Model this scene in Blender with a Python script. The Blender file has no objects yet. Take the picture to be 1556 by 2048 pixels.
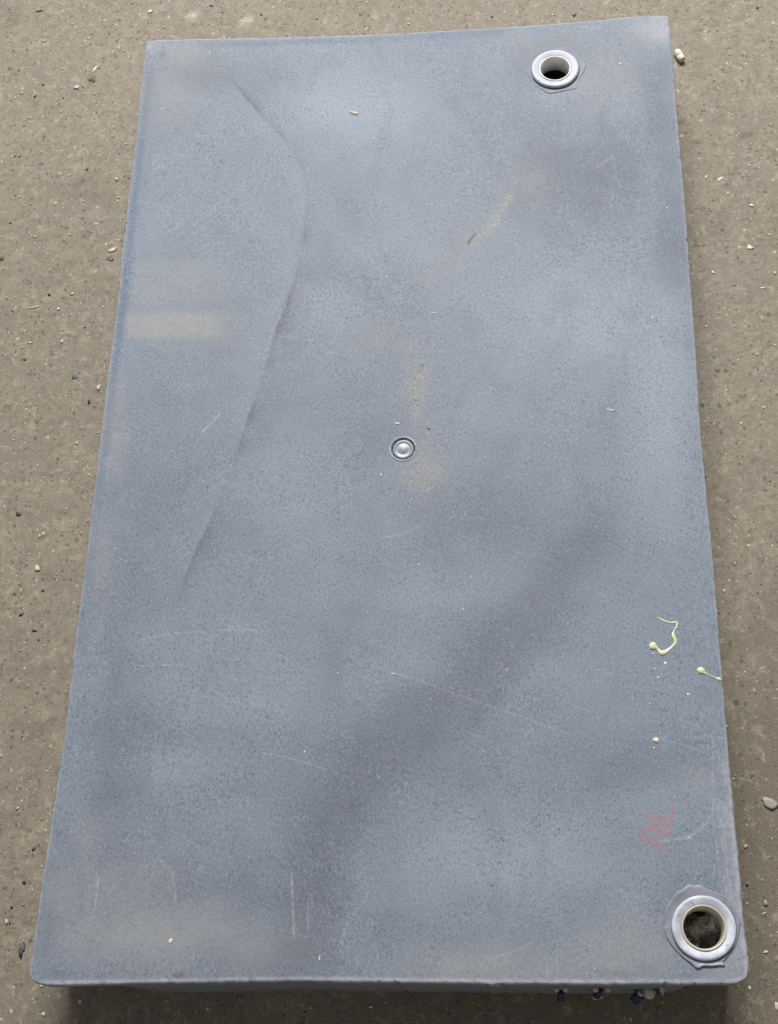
import bpy, math, random
import numpy as np
from mathutils import Matrix, Vector
random.seed(7); rng = np.random.default_rng(7)
SC = bpy.context.scene; COL = SC.collection
H = 0.11                       # height of the tank's upper face above the floor
# ---------------------------------------------------------------- camera
R = np.array([[0.99605389, 0.01797107, -0.08691198],
              [-0.01907944, -0.91302839, -0.40744955],
              [-0.08667541, 0.40749994, -0.9090826]])     # world -> camera (x right, y down, z ahead)
CAM = np.array([0.12832868, -0.72026287, 1.37727647 + H]); F = 2700.0
cd = bpy.data.cameras.new("camera"); cam = bpy.data.objects.new("camera", cd); COL.objects.link(cam)
cd.sensor_fit = 'HORIZONTAL'; cd.sensor_width = 36; cd.lens = F / 1556 * 36
cd.clip_start = 0.05; cd.clip_end = 100
Rb = (np.diag([1, -1, -1.]) @ R).T
cam.matrix_world = Matrix.Translation(Vector(CAM)) @ Matrix(Rb.tolist()).to_4x4()
SC.camera = cam
# ---------------------------------------------------------------- world, lamps, exposure
w = bpy.data.worlds.new("World"); SC.world = w; w.use_nodes = True
bg = w.node_tree.nodes['Background']; bg.inputs[0].default_value = (1.0, 0.97, 0.93, 1); bg.inputs[1].default_value = 0.20
def lamp(name, loc, target, size, power, color, sy=None):
    l = bpy.data.lights.new(name, 'AREA'); l.energy = power; l.color = color; l.size = size
    if sy: l.shape = 'RECTANGLE'; l.size_y = sy
    o = bpy.data.objects.new(name, l); COL.objects.link(o); o.location = loc
    o.rotation_euler = (Vector(target) - Vector(loc)).to_track_quat('-Z', 'Y').to_euler()
    return o
lamp("hall_window_light", (-0.1, 4.0, 4.1), (0, 0, 0), 2.7, 385, (1.0, 0.985, 0.965), 1.8)
lamp("ceiling_lamp_light", (-0.25, 2.9, 5.2), (0, 0, 0), 0.22, 26, (1.0, 0.98, 0.96))
lamp("ceiling_lamp_light", (-0.35, 4.4, 5.6), (0, 0, 0), 0.22, 26, (1.0, 0.98, 0.96))
SC.view_settings.view_transform = 'Standard'; SC.view_settings.look = 'None'
SC.view_settings.exposure = 0.08; SC.view_settings.gamma = 1.0
try: SC.view_settings.use_curve_mapping = False
except Exception: pass
SC.cycles.use_denoising = True

# ---------------------------------------------------------------- helpers
def at(px, py, z=H):
    d = R.T @ np.array([(px - 778) / F, (py - 1024) / F, 1.0])
    return CAM + d * (z - CAM[2]) / d[2]
def atv(px, py, z=H):
    px = np.asarray(px, float); py = np.asarray(py, float)
    d = np.stack([(px - 778) / F, (py - 1024) / F, np.ones_like(px)], -1) @ R
    return CAM + d * ((z - CAM[2]) / d[..., 2])[..., None]
def to_px(P):
    c = (P - CAM) @ R.T
    return 778 + F * c[..., 0] / c[..., 2], 1024 + F * c[..., 1] / c[..., 2]
def poly_px(pts, n=8):
    """Catmull-Rom resample of a list of tuples"""
    p = np.array(pts, float); p = np.vstack([2 * p[0] - p[1], p, 2 * p[-1] - p[-2]]); out = []
    for i in range(1, len(p) - 2):
        for t in np.linspace(0, 1, n, endpoint=False):
            a, b, c, d = p[i - 1:i + 3]
            out.append(.5 * (2 * b + (c - a) * t + (2 * a - 5 * b + 4 * c - d) * t * t + (3 * b - 3 * c + d - a) * t ** 3))
    out.append(p[-2]); return np.array(out)
def seg_dist(X, Y, pts):
    d = np.full(X.shape, 1e9)
    for (x0, y0), (x1, y1) in zip(pts[:-1], pts[1:]):
        dx, dy = x1 - x0, y1 - y0; L = dx * dx + dy * dy + 1e-9
        t = np.clip(((X - x0) * dx + (Y - y0) * dy) / L, 0, 1)
        d = np.minimum(d, np.hypot(X - x0 - t * dx, Y - y0 - t * dy))
    return d
def sm(x, a, b):
    t = np.clip((x - a) / (b - a), 0, 1); return t * t * (3 - 2 * t)
def vnoise(X, Y, s, seed):
    r = np.random.default_rng(seed); g = r.random((256, 256)); x = X / s + 97.3; y = Y / s + 61.7
    xi = np.floor(x).astype(int); yi = np.floor(y).astype(int); fx = x - xi; fy = y - yi
    fx = fx * fx * (3 - 2 * fx); fy = fy * fy * (3 - 2 * fy)
    G = lambda a, b: g[a % 256, b % 256]
    return (G(xi, yi) * (1 - fx) + G(xi + 1, yi) * fx) * (1 - fy) + (G(xi, yi + 1) * (1 - fx) + G(xi + 1, yi + 1) * fx) * fy
def fbm(X, Y, s, seed, o=4):
    v = 0; a = 0.5; t = 0
    for i in range(o): v = v + a * vnoise(X, Y, s / 2 ** i, seed + i); t += a; a *= .55
    return v / t

def empty(name, loc):
    o = bpy.data.objects.new(name, None); COL.objects.link(o); o.location = loc; o.empty_display_size = .05; return o
def tag(o, label=None, cat=None, group=None, kind=None):
    if label: o['label'] = label
    if cat: o['category'] = cat
    if group: o['group'] = group
    if kind: o['kind'] = kind
    return o
def worldloc(o):
    v = np.zeros(3)
    while o is not None: v = v + np.array(o.location); o = o.parent
    return v
def mesh_obj(name, V, Fc, mats, parent=None, smooth=True, origin=None, attrs=None):
    """one mesh object; V in world coordinates"""
    V = np.asarray(V, float)
    if origin is None: origin = worldloc(parent) if parent is not None else np.array([V[:, 0].mean(), V[:, 1].mean(), V[:, 2].min()])
    origin = np.asarray(origin, float)
    me = bpy.data.meshes.new(name)
    me.from_pydata((V - origin).tolist() if len(V) < 50000 else (V - origin), [], Fc if isinstance(Fc, list) else Fc.tolist())
    me.update()
    if smooth: me.polygons.foreach_set('use_smooth', np.ones(len(me.polygons), bool))
    for m in (mats if isinstance(mats, (list, tuple)) else [mats]): me.materials.append(m)
    if attrs:
        for k, v in attrs.items():
            a = me.attributes.new(k, 'FLOAT', 'POINT'); a.data.foreach_set('value', np.asarray(v, np.float32))
    o = bpy.data.objects.new(name, me); COL.objects.link(o)
    if parent is not None: o.parent = parent; o.location = origin - worldloc(parent)
    else: o.location = origin
    return o
def lathe(prof, c, n=72, wob=None, ax=None):
    """profile [(r, z)], centre c; returns verts and quads"""
    V = []; Fc = []
    for i, (r, z) in enumerate(prof):
        for k in range(n):
            a = 2 * math.pi * k / n; rr = r * (1 + (wob(a, i) if wob else 0))
            V.append((rr * math.cos(a), rr * math.sin(a), z))
    for i in range(len(prof) - 1):
        for k in range(n):
            k2 = (k + 1) % n; Fc.append([i * n + k, i * n + k2, (i + 1) * n + k2, (i + 1) * n + k])
    V = np.array(V)
    if ax is not None:
        q = np.array(Vector(ax).to_track_quat('Z', 'Y').to_matrix()); V = V @ q.T
    return V + np.asarray(c), Fc
def chip(px, py, z, lx, ly, hz, ang, seed, sub=2, rough=.22, box=False):
    """small irregular flake or pebble; lx, ly in photo pixels at that spot"""
    import bmesh
    r = random.Random(seed); bm = bmesh.new()
    if box:
        bmesh.ops.create_cube(bm, size=1.6); bmesh.ops.bevel(bm, geom=bm.edges[:], offset=.22, segments=2, affect='EDGES')
    else: bmesh.ops.create_icosphere(bm, subdivisions=sub, radius=1)
    c = at(px, py, z); mpp = np.linalg.norm(at(px + 1, py, z) - c); ca, sa = math.cos(ang), math.sin(ang)
    ph = [r.uniform(0, 6.28) for _ in range(6)]; V = []
    for v in bm.verts:
        x, y, zz = v.co; a = math.atan2(y, x)
        k = 1 + rough * (math.sin(2 * a + ph[0]) * .5 + math.sin(3 * a + ph[1]) * .6 + math.sin(5 * a + ph[2] + 3 * zz) * .4)
        x *= k * lx * mpp / 2; y *= k * ly * mpp / 2
        V.append((c[0] + x * ca - y * sa, c[1] + x * sa + y * ca, z + hz * (.5 + .5 * zz * (1 + .2 * math.sin(3 * x / mpp + ph[3])))))
    bm.verts.ensure_lookup_table(); Fc = [[v.index for v in f.verts] for f in bm.faces]; bm.free()
    return V, Fc

# ---------------------------------------------------------------- material helpers
class NT:
    def __init__(s, name):
        s.m = bpy.data.materials.new(name); s.m.use_nodes = True; s.t = s.m.node_tree; s.n = s.t.nodes
        s.b = s.n['Principled BSDF']; s.tc = s.n.new('ShaderNodeTexCoord').outputs['Object']
    def set(s, sock, v):
        if isinstance(v, bpy.types.NodeSocket): s.t.links.new(v, sock)
        else: sock.default_value = v if not isinstance(v, tuple) or len(v) != 3 or sock.type != 'RGBA' else (*v, 1)
    def math(s, op, a, b=0.0, clamp=False):
        n = s.n.new('ShaderNodeMath'); n.operation = op; n.use_clamp = clamp; s.set(n.inputs[0], a); s.set(n.inputs[1], b); return n.outputs[0]
    def ramp(s, v, a, b, lo=0.0, hi=1.0):
        n = s.n.new('ShaderNodeMapRange'); n.interpolation_type = 'SMOOTHSTEP'
        for i, x in enumerate((v, a, b, lo, hi)): s.set(n.inputs[i], x)
        return n.outputs[0]
    def noise(s, scale, detail=3, rough=.55, vec=None, dist=0.0):
        n = s.n.new('ShaderNodeTexNoise'); n.inputs['Scale'].default_value = scale; n.inputs['Detail'].default_value = detail
        n.inputs['Roughness'].default_value = rough; n.inputs['Distortion'].default_value = dist
        s.t.links.new(vec or s.tc, n.inputs['Vector']); return n.outputs[0]
    def mapping(s, scale=(1, 1, 1), rot=0.0, loc=(0, 0, 0), vec=None):
        n = s.n.new('ShaderNodeMapping'); n.inputs['Scale'].default_value = scale; n.inputs['Rotation'].default_value = (0, 0, rot)
        n.inputs['Location'].default_value = loc; s.t.links.new(vec or s.tc, n.inputs[0]); return n.outputs[0]
    def warp(s, scale, amt, vec=None):
        n = s.n.new('ShaderNodeTexNoise'); n.inputs['Scale'].default_value = scale; n.inputs['Detail'].default_value = 3
        s.t.links.new(vec or s.tc, n.inputs['Vector'])
        a = s.n.new('ShaderNodeVectorMath'); a.operation = 'SUBTRACT'; s.t.links.new(n.outputs['Color'], a.inputs[0]); a.inputs[1].default_value = (.5, .5, .5)
        b = s.n.new('ShaderNodeVectorMath'); b.operation = 'SCALE'; s.t.links.new(a.outputs[0], b.inputs[0]); b.inputs['Scale'].default_value = amt
        c = s.n.new('ShaderNodeVectorMath'); c.operation = 'ADD'; s.t.links.new(b.outputs[0], c.inputs[0]); s.t.links.new(vec or s.tc, c.inputs[1]); return c.outputs[0]
    def specks(s, scale, frac, size, vec=None, soft=.35):
        """mask of scattered spots: frac of the cells carry one, size relative to the cell"""
        n = s.n.new('ShaderNodeTexVoronoi'); n.voronoi_dimensions = '3D'; n.inputs['Scale'].default_value = scale
        s.t.links.new(vec or s.tc, n.inputs['Vector'])
        sep = s.n.new('ShaderNodeSeparateColor'); s.t.links.new(n.outputs['Color'], sep.inputs[0])
        on = s.math('LESS_THAN', sep.outputs[0], frac)
        r = s.math('MULTIPLY_ADD', sep.outputs[1], size * .8); r.node.inputs[2].default_value = size * .3
        q = s.math('SUBTRACT', r, n.outputs['Distance']); q = s.math('DIVIDE', q, size * soft, True)
        return s.math('MULTIPLY', on, q)
    def mix(s, fac, a, b, mode='MIX'):
        n = s.n.new('ShaderNodeMix'); n.data_type = 'RGBA'; n.blend_type = mode; n.clamp_factor = True
        s.set(n.inputs[0], fac); s.set(n.inputs[6], a); s.set(n.inputs[7], b); return n.outputs[2]
    def attr(s, name):
        n = s.n.new('ShaderNodeAttribute'); n.attribute_name = name; return n.outputs['Fac']
    def bump(s, h, strength, dist, normal=None):
        n = s.n.new('ShaderNodeBump'); n.inputs['Strength'].default_value = strength; n.inputs['Distance'].default_value = dist
        s.t.links.new(h, n.inputs['Height'])
        if normal: s.t.links.new(normal, n.inputs['Normal'])
        return n.outputs[0]
    def out(s, col, rough=.5, nrm=None, **kw):
        s.set(s.b.inputs['Base Color'], col); s.set(s.b.inputs['Roughness'], rough)
        if nrm: s.t.links.new(nrm, s.b.inputs['Normal'])
        for k, v in kw.items(): s.set(s.b.inputs[k.replace('_', ' ')], v)
        return s.m
def simple(name, col, rough=.5, var=.25, scale=300., bump=.0, **kw):
    t = NT(name); n = t.noise(scale, 3)
    c = t.mix(t.ramp(n, .3, .7), tuple(x * (1 - var) for x in col), tuple(min(1, x * (1 + var)) for x in col))
    return t.out(c, rough, t.bump(n, bump, .001) if bump else None, **kw)

# ---- concrete floor
def mat_floor():
    t = NT('worn_concrete'); g = t.mix
    big = t.noise(2.2, 4, .6); mid = t.noise(14, 5, .6, dist=.6); fine = t.noise(190, 4, .65); grain = t.noise(420, 4, .75)
    c = g(t.ramp(mid, .30, .72), (.226, .190, .143), (.322, .280, .216))
    c = g(t.ramp(big, .38, .68, 0, .5), c, (.225, .190, .145)); c = g(t.ramp(t.noise(5, 6, .7, dist=2.5), .56, .68, 0, .40), c, (.175, .146, .11))
    c = g(t.ramp(t.attr('damp_shade'), 0, 1, 0, .62), c, (.118, .092, .062))
    c = g(t.ramp(fine, .40, .62, .0, .50), c, (.190, .162, .122)); f3 = t.noise(75, 4, .65, dist=.8); c = g(t.ramp(f3, .50, .66, 0, .55), c, (.155, .130, .098)); c = g(t.ramp(f3, .46, .32, 0, .5), c, (.42, .37, .295)); f4 = t.noise(32, 5, .7, dist=1.2); c = g(t.ramp(f4, .54, .66, 0, .35), c, (.17, .145, .115)); c = g(t.ramp(f4, .44, .34, 0, .25), c, (.37, .33, .265))
    c = g(t.ramp(grain, .53, .72, .0, .60), c, (.47, .42, .34))
    c = g(t.ramp(grain, .46, .28, .0, .60), c, (.115, .095, .070))
    w1 = t.warp(60, .012); w2 = t.warp(160, .006); st = t.mapping((1, 1.7, 1), .5, vec=w1)
    clump = t.ramp(t.noise(9, 3), .38, .62, .25, 1)
    # exposed aggregate and pits
    d1 = t.specks(85, .42, .28, w2); c = g(t.math('MULTIPLY', t.math('MULTIPLY', d1, .85), clump), c, (.085, .073, .062))
    d2 = t.specks(170, .48, .36, w2); c = g(t.math('MULTIPLY', d2, .75), c, (.105, .088, .070))
    d3 = t.specks(38, .26, .22, st); c = g(t.math('MULTIPLY', d3, .55), c, (.110, .102, .098))
    d4 = t.specks(48, .10, .22, t.mapping((1, 1, 1), loc=(3, 5, 0), vec=w1)); c = g(t.math('MULTIPLY', d4, .45), c, (.26, .15, .10))
    l1 = t.specks(115, .17, .24, t.mapping((1, 1, 1), loc=(7, 1, 0), vec=w2)); c = g(t.math('MULTIPLY', l1, .75), c, (.60, .53, .43))
    l2 = t.specks(280, .15, .32, t.mapping((1, 1, 1), loc=(2, 9, 0))); c = g(t.math('MULTIPLY', l2, .75), c, (.66, .60, .50))
    c = g(t.math('MULTIPLY', t.attr('stain'), t.ramp(t.noise(130, 4, .7), .32, .6, .25, 1)), c, (.125, .105, .085))
    c = g(t.math('MULTIPLY', t.attr('scratch'), t.ramp(fine, .40, .58)), c, (.58, .50, .38))
    h = t.math('ADD', t.math('MULTIPLY', fine, .5), t.math('MULTIPLY', grain, .25))
    h = t.math('ADD', h, t.math('MULTIPLY', mid, 1.5))
    h = t.math('SUBTRACT', h, t.math('MULTIPLY', t.math('ADD', d1, d2), .35))
    return t.out(c, t.ramp(mid, .3, .7, .62, .8), t.bump(h, .55, .0012))
# ---- weathered grey-blue moulded plastic
def mat_tank():
    t = NT('weathered_moulded_plastic'); g = t.mix
    big = t.noise(4.5, 4, .55, dist=.8); mid = t.noise(26, 4, .6, dist=.4); sp = t.noise(310, 3, .7, vec=t.mapping((1.25, .8, 1), .25)); sp2 = t.noise(620, 2, .7)
    c = g(t.ramp(big, .32, .68), (.172, .208, .270), (.210, .249, .312))
    c = g(t.ramp(mid, .3, .7, 0, .32), c, (.270, .308, .372))
    # broad weathering tone, plus surface reflections painted in as pale and dark
    c = g(t.ramp(t.attr('pale'), 0, 1, 0, .85), c, (.312, .360, .430))
    c = g(t.ramp(t.noise(9, 5, .6, dist=1.5, vec=t.mapping((1.6, .7, 1), -.5)), .50, .70, 0, .28), c, (.135, .162, .205)); c = g(t.ramp(t.attr('dark'), 0, .9, 0, .95), c, (.114, .132, .172))
    c = g(t.ramp(t.attr('blue'), 0, 1, 0, .9), c, (.112, .148, .222))
    # speckle of the moulding powder
    mo = t.ramp(t.noise(17, 4, .65, dist=1), .34, .66, .35, 1); c = g(t.math('MULTIPLY', t.ramp(sp, .49, .31, 0, .82), mo), c, (.092, .112, .160))
    mo2 = t.ramp(t.noise(23, 4, .65, dist=1), .36, .66, .15, 1); c = g(t.math('MULTIPLY', t.ramp(sp, .51, .70, 0, .55), mo2), c, (.375, .41, .475))
    c = g(t.ramp(sp2, .52, .70, 0, .28), c, (.42, .45, .51)); c = g(t.ramp(sp2, .48, .30, 0, .55), c, (.10, .118, .155))
    c = g(t.math('MULTIPLY', t.specks(270, .24, .32, t.warp(300, .003)), t.math('MULTIPLY', mo, .8)), c, (.075, .085, .115))
    # dust and dirt films; the dust mask also carries painted reflection bands
    dn = t.ramp(t.noise(150, 5, .8), .30, .66, .5, 1)
    c = g(t.math('MULTIPLY', t.attr('dust_and_sheen'), dn, True), c, (.365, .365, .345))
    c = g(t.math('MULTIPLY', t.attr('dirt'), t.ramp(t.noise(330, 5, .8), .44, .54, .06, 1), True), c, (.36, .35, .32)); c = g(t.math('MULTIPLY', t.attr('dirt'), t.ramp(t.noise(300, 4, .8, vec=t.mapping((1, 1, 1), loc=(4, 4, 0))), .50, .60, 0, .6), True), c, (.13, .10, .075))
    c = g(t.math('MULTIPLY', t.attr('brown'), .85), c, (.12, .07, .045))
    c = g(t.math('MULTIPLY', t.attr('red'), t.ramp(t.noise(520, 3, .75), .37, .60, .08, .74), True), c, (.46, .16, .18))
    # scuffs: edge wear, scratches, chalky flecks
    sc = t.math('MULTIPLY', t.math('MULTIPLY', t.attr('scratch'), .72), t.ramp(t.noise(260, 4, .7), .36, .60, .12, 1), True)
    c = g(sc, c, (.56, .59, .66))
    c = g(t.math('MULTIPLY', t.attr('wear'), t.ramp(t.noise(120, 4, .7), .30, .62, .2, .9), True), c, (.52, .53, .57))
    fl = t.math('MULTIPLY', t.specks(120, .030, .13, t.mapping((1, .75, 1), .3, vec=t.warp(200, .004))), .85)
    c = g(fl, c, (.74, .74, .74))
    h = t.math('ADD', t.math('MULTIPLY', sp, .8), t.math('MULTIPLY', sp2, .25)); h = t.math('ADD', h, t.math('MULTIPLY', mid, 1.2))
    r = t.ramp(mid, .3, .7, .58, .64); r = t.math('ADD', r, t.math('MULTIPLY', t.attr('dust_and_sheen'), .2), True)
    return t.out(c, r, t.bump(h, .35, .0009), Specular_IOR_Level=.4)
M_FLOOR = mat_floor(); M_TANK = mat_tank()
def translucent(name, col, rough, sss=.25, var=.1, scale=90, bump=.1):
    t = NT(name); n = t.noise(scale, 4, .6); n2 = t.noise(500, 3)
    c = t.mix(t.ramp(n, .3, .7), tuple(x * (1 - var) for x in col), tuple(min(1, x * (1 + var)) for x in col))
    c = t.mix(t.math('MULTIPLY', t.specks(160, .16, .30, t.warp(150, .008)), .7), c, (.19, .19, .21)); c = t.mix(t.ramp(t.noise(120, 5, .75, dist=1.2), .55, .68, 0, var * 2.6), c, tuple(x * .55 for x in col))
    m = t.out(c, t.ramp(n, .3, .7, rough, rough + .15), t.bump(n2, bump, .0006))
    t.b.inputs['Subsurface Weight'].default_value = sss; t.b.inputs['Subsurface Scale'].default_value = .004
    t.b.inputs['Subsurface Radius'].default_value = (1, .9, .8); return m
M_FLANGE = translucent('milky_plastic_worn', (.60, .64, .74), .38, .25, .22, 60, .25)
M_FLANGE2 = translucent('milky_plastic_clear', (.52, .55, .63), .42, .35)
M_MILK = translucent('milky_sleeve', (.88, .86, .84), .3, .5)
M_CREAM = translucent('cream_plastic', (.62, .58, .47), .38, .2, .05, 60)
M_SEAL = translucent('smeared_weld_plastic', (.285, .29, .35), .32, .1, .12, 50, .3)
M_HALO = translucent('pressed_plastic_halo', (.200, .212, .265), .5, .0, .08, 60, .2)
M_PLUG = translucent('clear_plug_plastic', (.27, .29, .35), .16, .3, .08, 80, .05)
M_GROOVE = simple('plug_groove', (.075, .078, .10), .4)
M_RIMP = simple('plug_rim', (.36, .37, .43), .3)
M_SLUDGE = None
t = NT('dried_sludge'); n1 = t.noise(95, 4, .6, dist=.5); c = t.mix(t.ramp(n1, .35, .65), (.40, .37, .35), (.80, .79, .74))
c = t.mix(t.ramp(t.noise(55, 3), .52, .64), c, (.10, .085, .085)); c = t.mix(t.math('MULTIPLY', t.specks(190, .3, .35, t.warp(90, .01)), .9), c, (.05, .042, .04))
M_SLUDGE = t.out(c, .35, t.bump(n1, .6, .003))
M_PAINT = None
t = NT('dried_yellow_paint'); n1 = t.noise(180, 3); c = t.mix(t.ramp(n1, .35, .62), (.64, .66, .30), (.80, .82, .60))
M_PAINT = t.out(c, .28, t.bump(n1, .2, .0008)); t.b.inputs['Coat Weight'].default_value = .4
M_PAINTW = simple('dried_pale_paint', (.78, .80, .66), .3, .1, 200)
M_NAVY = simple('navy_plastic', (.022, .026, .085), .32, .3, 250)
M_WHITE = simple('dull_white_plastic', (.52, .52, .48), .4, .15, 200)
M_YEL = simple('yellow_tip_plastic', (.62, .42, .08), .4, .15)
M_COPPER = simple('copper_wire', (.40, .20, .12), .4, .2)

# ---------------------------------------------------------------- floor
N = 420; xs = np.sign(np.linspace(-1, 1, N)) * (np.abs(np.linspace(-1, 1, N)) * .75 + np.abs(np.linspace(-1, 1, N)) ** 7 * 3.2)
X, Y = np.meshgrid(xs, xs); Z = (fbm(X, Y, .25, 40) - .5) * .0012
px, py = to_px(np.stack([X, Y, Z], -1).reshape(-1, 3)); px = px.reshape(X.shape); py = py.reshape(X.shape)
V = np.stack([X, Y, Z], -1).reshape(-1, 3); idx = np.arange(N * N).reshape(N, N)
Fc = np.stack([idx[:-1, :-1], idx[:-1, 1:], idx[1:, 1:], idx[1:, :-1]], -1).reshape(-1, 4)
nz = fbm(X, Y, .10, 3)
damp_shade = sm(py + (px - 1450) * .9 + (nz - .5) * 500, 1000, 1850) * sm(px, 500, 1300) * 1.25 + .55 * sm(py + (nz - .5) * 200, 1850, 2060) + .25 * np.exp(-((px - 30) ** 2 + (py - 30) ** 2) / 90 ** 2)  # damp brown tone plus shade painted into the lower right and front floor
stain = np.zeros_like(X)
for (cx, cy, a, b, s) in ((180, 385, 42, 28, .45), (1490, 272, 26, 16, .9), (1430, 235, 30, 14, .35), (185, 160, 16, 9, .5), (1440, 450, 30, 30, .2), (1520, 1260, 60, 40, .25), (130, 380, 30, 14, .3), (90, 560, 40, 14, .25), (1540, 1690, 40, 16, .4), (20, 30, 40, 30, .35), (60, 1450, 50, 20, .2), (700, 15, 60, 12, .2)):
    r = np.hypot((px - cx) / a, (py - cy) / b) + (fbm(X, Y, .02, int(cx)) - .5) * 1.6
    stain = np.maximum(stain, s * sm(r, 1.1, .6))
scr = np.zeros_like(X)
for pts in ([(296, 22), (370, 30), (450, 38), (530, 44), (592, 48)],): scr = np.maximum(scr, .8 * sm(seg_dist(px, py, pts), 2.6, .8))
fl = mesh_obj('concrete_floor', V, Fc, M_FLOOR, origin=(0, 0, 0), attrs={'damp_shade': np.clip(damp_shade, 0, 1).ravel(), 'stain': stain.ravel(), 'scratch': scr.ravel()})
tag(fl, kind='structure')

# ---------------------------------------------------------------- the tank body
TOP = [(292, 81), (300, 78), (311, 76.5), (345, 75.5), (489, 72), (600, 70), (700, 67), (850, 61), (1000, 53.5), (1100, 46), (1200, 38), (1225, 34.5), (1250, 32), (1290, 29.5), (1325, 28.5), (1338.6, 31)]
BOT = [(63, 1960), (69, 1965), (78, 1969), (96, 1971.5), (145, 1971.5), (289, 1968), (418, 1966.5), (606, 1964), (760, 1966), (940, 1968), (960, 1968.5), (985, 1971), (1005, 1969), (1120, 1970), (1250, 1970), (1400, 1970), (1465, 1969), (1478, 1965.5), (1488, 1961), (1495, 1957)]
LEFT = [(292, 81), (289, 88), (286, 115), (277, 205), (270, 273), (261, 352), (254, 400), (248, 464), (242, 500), (236, 572), (226, 654), (211.5, 762), (205, 820), (194.5, 905), (183, 1000), (171, 1100), (150, 1265), (136, 1390), (124, 1490), (107, 1600), (91.6, 1700), (82, 1758), (74, 1822), (66, 1873), (60, 1915), (57, 1941), (58.5, 1951), (63, 1960)]
RIGHT = [(1338.6, 31), (1341, 60), (1346, 107), (1353, 200), (1359, 268), (1366, 346), (1374, 444), (1385, 600), (1394, 720), (1402, 850), (1416, 1000), (1425, 1090), (1433, 1180), (1440, 1276), (1446, 1344), (1451, 1407), (1458, 1498), (1465, 1567), (1474, 1666), (1480, 1727), (1486, 1802), (1491, 1861), (1496, 1893), (1499, 1917), (1498.5, 1940), (1495, 1957)]
def curve(pts, s):
    p = poly_px(pts, 6); W = atv(p[:, 0], p[:, 1])[:, :2]
    L = np.r_[0, np.cumsum(np.hypot(*np.diff(W, axis=0).T))]; L /= L[-1]
    return np.stack([np.interp(s, L, W[:, 0]), np.interp(s, L, W[:, 1])], -1)
def params(n, size):
    e = np.array([0, .0003, .0008, .0015, .0024, .0036, .005]) / size
    return np.r_[e, np.linspace(.0065 / size, 1 - .0065 / size, n), 1 - e[::-1]]
su = params(500, .7); sv = params(840, 1.2); nu, nv = len(su), len(sv)
cT, cB, cL, cR = curve(TOP, su), curve(BOT, su), curve(LEFT, sv), curve(RIGHT, sv)
U, Vv = np.meshgrid(su, sv); U_ = U[..., None]; V_ = Vv[..., None]
P = (1 - V_) * cT[None] + V_ * cB[None] + (1 - U_) * cL[:, None] + U_ * cR[:, None] \
    - ((1 - U_) * (1 - V_) * cT[0] + U_ * (1 - V_) * cT[-1] + (1 - U_) * V_ * cB[0] + U_ * V_ * cB[-1])
X, Y = P[..., 0], P[..., 1]
dB = np.minimum(np.minimum(U, 1 - U) * .7, np.minimum(Vv, 1 - Vv) * 1.2)
nk = (fbm(X, Y, .010, 131) - .5) * .0009 + .0018 * sm(fbm(X, Y, .006, 141), .70, .84)
kk = nk * np.exp(-(dB / .003) ** 2); X = X - np.sign(X) * kk * (np.minimum(U, 1 - U) * .7 < .012); Y = Y - np.sign(Y) * kk * (np.minimum(Vv, 1 - Vv) * 1.2 < .012)
CR1 = atv(*np.array([(440, 130), (520, 225), (585, 300), (612, 370), (612, 440), (590, 540), (545, 690), (500, 830), (440, 990), (370, 1160), (330, 1260)]).T)[:, :2]
CR2 = atv(*np.array([(860, 190), (930, 290), (1010, 380), (1110, 480), (1160, 600), (1185, 760)]).T)[:, :2]
FIT = [at(1110, 139), at(1407.5, 1856)]; PLG = at(806, 896)
def ztop(X, Y):
    X = np.asarray(X, float); Y = np.asarray(Y, float)
    z = H + (fbm(X, Y, .35, 11, 3) - .5) * .0045 + (fbm(X, Y, .09, 21, 3) - .5) * .0016
    d = seg_dist(X, Y, CR1); z = z - .0002 * np.exp(-(d / .018) ** 2)
    d = seg_dist(X, Y, CR2); z = z - .0005 * np.exp(-(d / .02) ** 2)
    z = z - .0022 * np.exp(-(np.hypot(X - PLG[0], Y - PLG[1]) / .045) ** 2)
    edge = np.minimum(np.minimum(X + .36, .36 - X), np.minimum(Y + .62, .62 - Y))
    z = z - .003 * np.exp(-np.clip(edge, 0, 1) / .03)
    for f in FIT:     # flat seats round the fittings
        k = np.exp(-(np.hypot(X - f[0], Y - f[1]) / .045) ** 4); z = z * (1 - k) + (H - .002) * k
    return z
D = np.minimum(np.minimum(U, 1 - U) * .7, np.minimum(Vv, 1 - Vv) * 1.2)
er = .0032; q = np.clip(D, 0, er); Zt = ztop(X, Y) - (er - np.sqrt(er * er - (er - q) ** 2))
px, py = to_px(np.stack([X, Y, np.full_like(X, H)], -1))
nA = fbm(X, Y, .05, 61); nB = fbm(X, Y, .012, 71)
A = {k: np.zeros_like(X) for k in ('pale', 'dark', 'blue', 'dust_and_sheen', 'dirt', 'brown', 'red', 'scratch', 'wear')}  # pale, dark and dust_and_sheen also hold painted reflections
def blob(k, cx, cy, a, b, s, ang=0., rag=.5):
    ca, sa = math.cos(ang), math.sin(ang); dx, dy = px - cx, py - cy
    r = np.hypot((dx * ca + dy * sa) / a, (-dx * sa + dy * ca) / b) + (nA - .5) * rag
    A[k] = np.maximum(A[k], s * np.exp(-np.clip(r, 0, 9) ** 2))
def stroke(k, pts, wd, s, soft=.5, rag=.0, smooth=False):
    if smooth: pts = [tuple(p) for p in poly_px(pts, 5)]
    d = seg_dist(px, py, pts) + (nB - .5) * rag
    A[k] = np.maximum(A[k], s * sm(d, wd * (1 + soft), wd * (1 - soft)))
def soft_line(k, pts, wd, s):
    p = [tuple(q) for q in poly_px(pts, 4)]; d = seg_dist(px, py, p) + (nA - .5) * wd
    A[k] = np.maximum(A[k], s * np.exp(-(d / wd) ** 2))
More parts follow.
